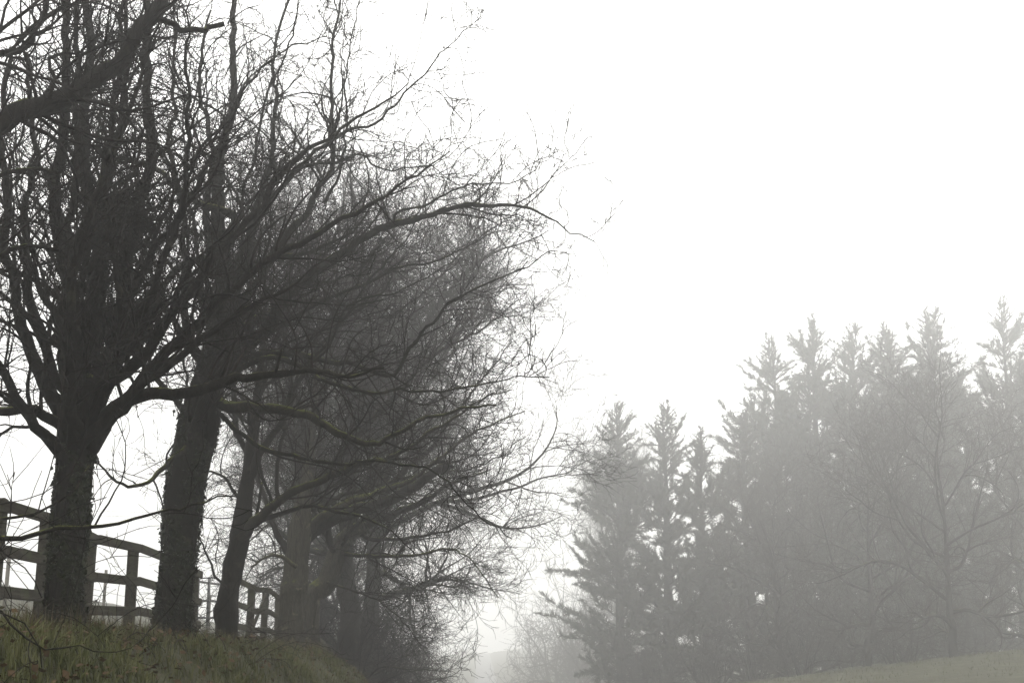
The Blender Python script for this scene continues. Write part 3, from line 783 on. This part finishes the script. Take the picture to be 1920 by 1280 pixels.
# bare trees and bushes in front of and behind the conifers
right_par = dict(d1=3.2, d2=4.2, d3=4.6, l1=(.8, 2.8), l2=(.3, 1.1), l3=(.15, .5), tw=.0062, up1=.05, lift=.45, wander=.10)
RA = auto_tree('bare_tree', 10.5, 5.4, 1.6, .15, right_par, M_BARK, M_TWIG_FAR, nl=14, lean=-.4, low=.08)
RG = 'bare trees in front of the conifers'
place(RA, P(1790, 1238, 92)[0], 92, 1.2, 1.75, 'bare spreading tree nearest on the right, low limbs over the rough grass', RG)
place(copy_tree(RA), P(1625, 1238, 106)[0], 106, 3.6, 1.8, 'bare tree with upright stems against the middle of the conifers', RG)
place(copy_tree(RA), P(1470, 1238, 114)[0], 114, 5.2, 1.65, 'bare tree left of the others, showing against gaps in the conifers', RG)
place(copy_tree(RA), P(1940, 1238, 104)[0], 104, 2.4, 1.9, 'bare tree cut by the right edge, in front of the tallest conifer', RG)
place(copy_tree(S), P(1082, 1238, 215)[0], 215, 4.4, 4.7, 'pale round bare tree low in the mist, at the foot of the leftmost conifer', None)
place(copy_tree(S), P(1145, 1238, 200)[0], 200, 1.4, 4.6, 'pale bare tree half hidden behind the foot of the leftmost conifer', None)
FA = copy_tree(A); place(FA, P(1150, 1238, 200)[0], 200, .7, 2.4, 'very faint tall bare tree behind the leftmost conifer', None); FA.scale = (1.1, 1.1, 2.4)
def thicket(u, Y, s, rz, label):
    place(copy_tree(S), P(u, 1238, Y)[0], Y, rz, s, label, 'leafless bushes under the conifers', 'shrub')
thicket(1330, 109, 1.2, 1.1, 'leafless bush under the short conifer in the dip')
thicket(1500, 107, 1.4, 2.3, 'leafless bush under the twin-tipped conifer')
thicket(1215, 122, 1.7, 0.4, 'leafless bush between the trunks of the two leftmost conifers')
thicket(1420, 118, 2.0, 5.3, 'wide leafless bush below the step in the conifers')
thicket(1585, 124, 2.2, 4.1, 'large leafless bush below the rounded conifer')
thicket(1800, 122, 2.2, 0.9, 'leafless bush in the foot of the deep gap')
thicket(1690, 104, 1.3, 3.7, 'leafless bush behind the nearest spreading tree')

# ------------------------------------------------------------------ overhead line
ol = empty('overhead_line', (-60, 152, tz(-60, 152))); tag(ol, 'two faint overhead wires crossing the white gap between the trees', 'overhead line')
for dz in (0, -.5):
    za = P(1000, 967, 152)[2] + dz
    xx = np.linspace(-60, 48, 40); sag = ((xx + 6) / 54) ** 2 * 1.0
    g = Geo(); g.tubes(np.stack([xx, np.full(40, 152.0), za + sag], 1)[None], np.full((1, 40), .02), 5)
    g.build('wire', M_WIRE, ol, np.array(ol.location))
for x in (-60, 48):
    za = P(1000, 967, 152)[2] + 1.2
    bar(ol, 'pole', (x, 152.1, tz(x, 152) - .3), (x, 152.1, za), .13, M_STAKE, 10)

# ------------------------------------------------------------------ grass on the bank
def blades(name, n, xr, yr, hr, wr, m, seed_bias=1.0, lean=.5, near_bias=1.6, mask=None):
    x = RNG.uniform(*xr, n); y = yr[0] + (yr[1] - yr[0]) * RNG.random(n) ** near_bias
    cl = .5 + .5 * np.sin(x * 3.1 + 1.7 * np.sin(y * 1.3)) * np.cos(y * 2.3 + x)
    keep = RNG.random(n) < .35 + .65 * cl
    if mask is not None: keep &= mask(x, y)
    x, y, cl = x[keep], y[keep], cl[keep]; n = len(x)
    b = np.stack([x, y, terrain(x, y) - .02], 1)
    h = RNG.uniform(*hr, n) * (.6 + .6 * cl); a = RNG.uniform(0, 2 * math.pi, n)
    ld = np.stack([np.cos(a), np.sin(a), np.zeros(n)], 1) * (RNG.random(n) ** 1.5 * lean)[:, None]
    ww = np.stack([-np.sin(a + .6), np.cos(a + .6), np.zeros(n)], 1) * RNG.uniform(*wr, n)[:, None]
    z = np.array([0, 0, 1.0])
    c1 = b + (z * .55 + ld * .35) * h[:, None]; c2 = b + (z * .92 + ld * 1.0) * h[:, None]
    V = np.stack([b - ww, b + ww, c1 + ww * .75, c1 - ww * .75, c2], 1).reshape(-1, 3)
    i = np.arange(n)[:, None] * 5
    g = Geo(); g.add(V, i + [0, 1, 2, 3], i + [3, 2, 4])
    o = g.build(name, m, kind='stuff', smooth=False); return o
tag(blades('grass', 80000, (-5.6, -1.25), (8.5, 47), (.07, .26), (.004, .008), M_GRASS, lean=1.1), 'rough olive grass covering the bank under the trees', 'grass')
tag(blades('dry_grass', 9000, (-5.3, -3.4), (11, 36), (.12, .40), (.0018, .0032), M_STRAW, lean=.45), 'tall dry grass stalks along the foot of the fence', 'grass')
tag(blades('verge_grass', 5000, (8, 38), (66, 96), (.08, .28), (.010, .020), M_GRASS, near_bias=1.0, lean=.8), 'rough grass on the right under the spreading tree', 'grass')

n = 170
bx = RNG.uniform(-5.2, -3.1, n); by = RNG.uniform(10.5, 36, n); ba = RNG.uniform(0, 6.28, n)
bp = grow(np.stack([bx, by, terrain(bx, by) - .03], 1), np.stack([np.cos(ba) * .6, np.sin(ba) * .6, np.ones(n)], 1), RNG.uniform(.5, 1.5, n), 9, .16, -.16)
g = Geo(); g.tubes(bp, np.linspace(.0055, .003, 9)[None].repeat(n, 0), 3)
st, d, _, _, _ = spawn(bp, np.full((n, 9), .004), 700, .2, 1, 30, 70)
p2 = grow(st, d, RNG.uniform(.1, .4, 700), 4, .2, -.03); g.tubes(p2, np.full((700, 4), .003), 3)
tag(g.build('brambles', M_TWIG, kind='stuff'), 'bare brown bramble stems arching out of the grass by the fence foot', 'brambles')
n = 3800
lx = RNG.uniform(-5.3, -1.7, n); ly = 9 + 30 * RNG.random(n) ** 1.6
lc = np.stack([lx, ly, terrain(lx, ly) + RNG.uniform(.02, .17, n)], 1)
ld = nrm(RNG.normal(size=(n, 3)) * [1, 1, .45]); lw = nrm(np.cross(ld, RNG.normal(size=(n, 3)) * .5 + [0, 0, 1])); ls = RNG.uniform(.02, .05, n)[:, None]
V = np.stack([lc - ld * ls, lc + lw * ls * .6, lc + ld * ls, lc - lw * ls * .6], 1).reshape(-1, 3); b = np.arange(n)[:, None] * 4
g = Geo(); g.add(V, None, np.concatenate([b + [0, 1, 2], b + [0, 2, 3]]))
tag(g.build('leaf_litter', M_LITTER, kind='stuff', smooth=False), 'brown dead leaves caught in the grass of the bank', 'leaf litter')

# ------------------------------------------------------------------ haze
bm = bmesh.new(); bmesh.ops.create_cube(bm, size=1.0)
X0, X1, Y0, Y1, Z0, Z1 = -305, 305, -115, 565, -8.0, 46.0
for v in bm.verts:
    v.co = Vector((X0 + (v.co.x + .5) * (X1 - X0), Y0 + (v.co.y + .5) * (Y1 - Y0), Z0 + (v.co.z + .5) * (Z1 - Z0)))
me = bpy.data.meshes.new('haze'); bm.to_mesh(me); bm.free()
mh = bpy.data.materials.new('fog'); mh.use_nodes = True; t = mh.node_tree; t.nodes.clear()
pv = t.nodes.new('ShaderNodeVolumePrincipled'); pv.inputs['Density'].default_value = HAZE
pv.inputs['Color'].default_value = (0.995, 0.995, 0.985, 1); pv.inputs['Anisotropy'].default_value = 0.79
mo = t.nodes.new('ShaderNodeOutputMaterial'); t.links.new(pv.outputs[0], mo.inputs['Volume'])
me.materials.append(mh); tag(obj('haze', me), kind='stuff')
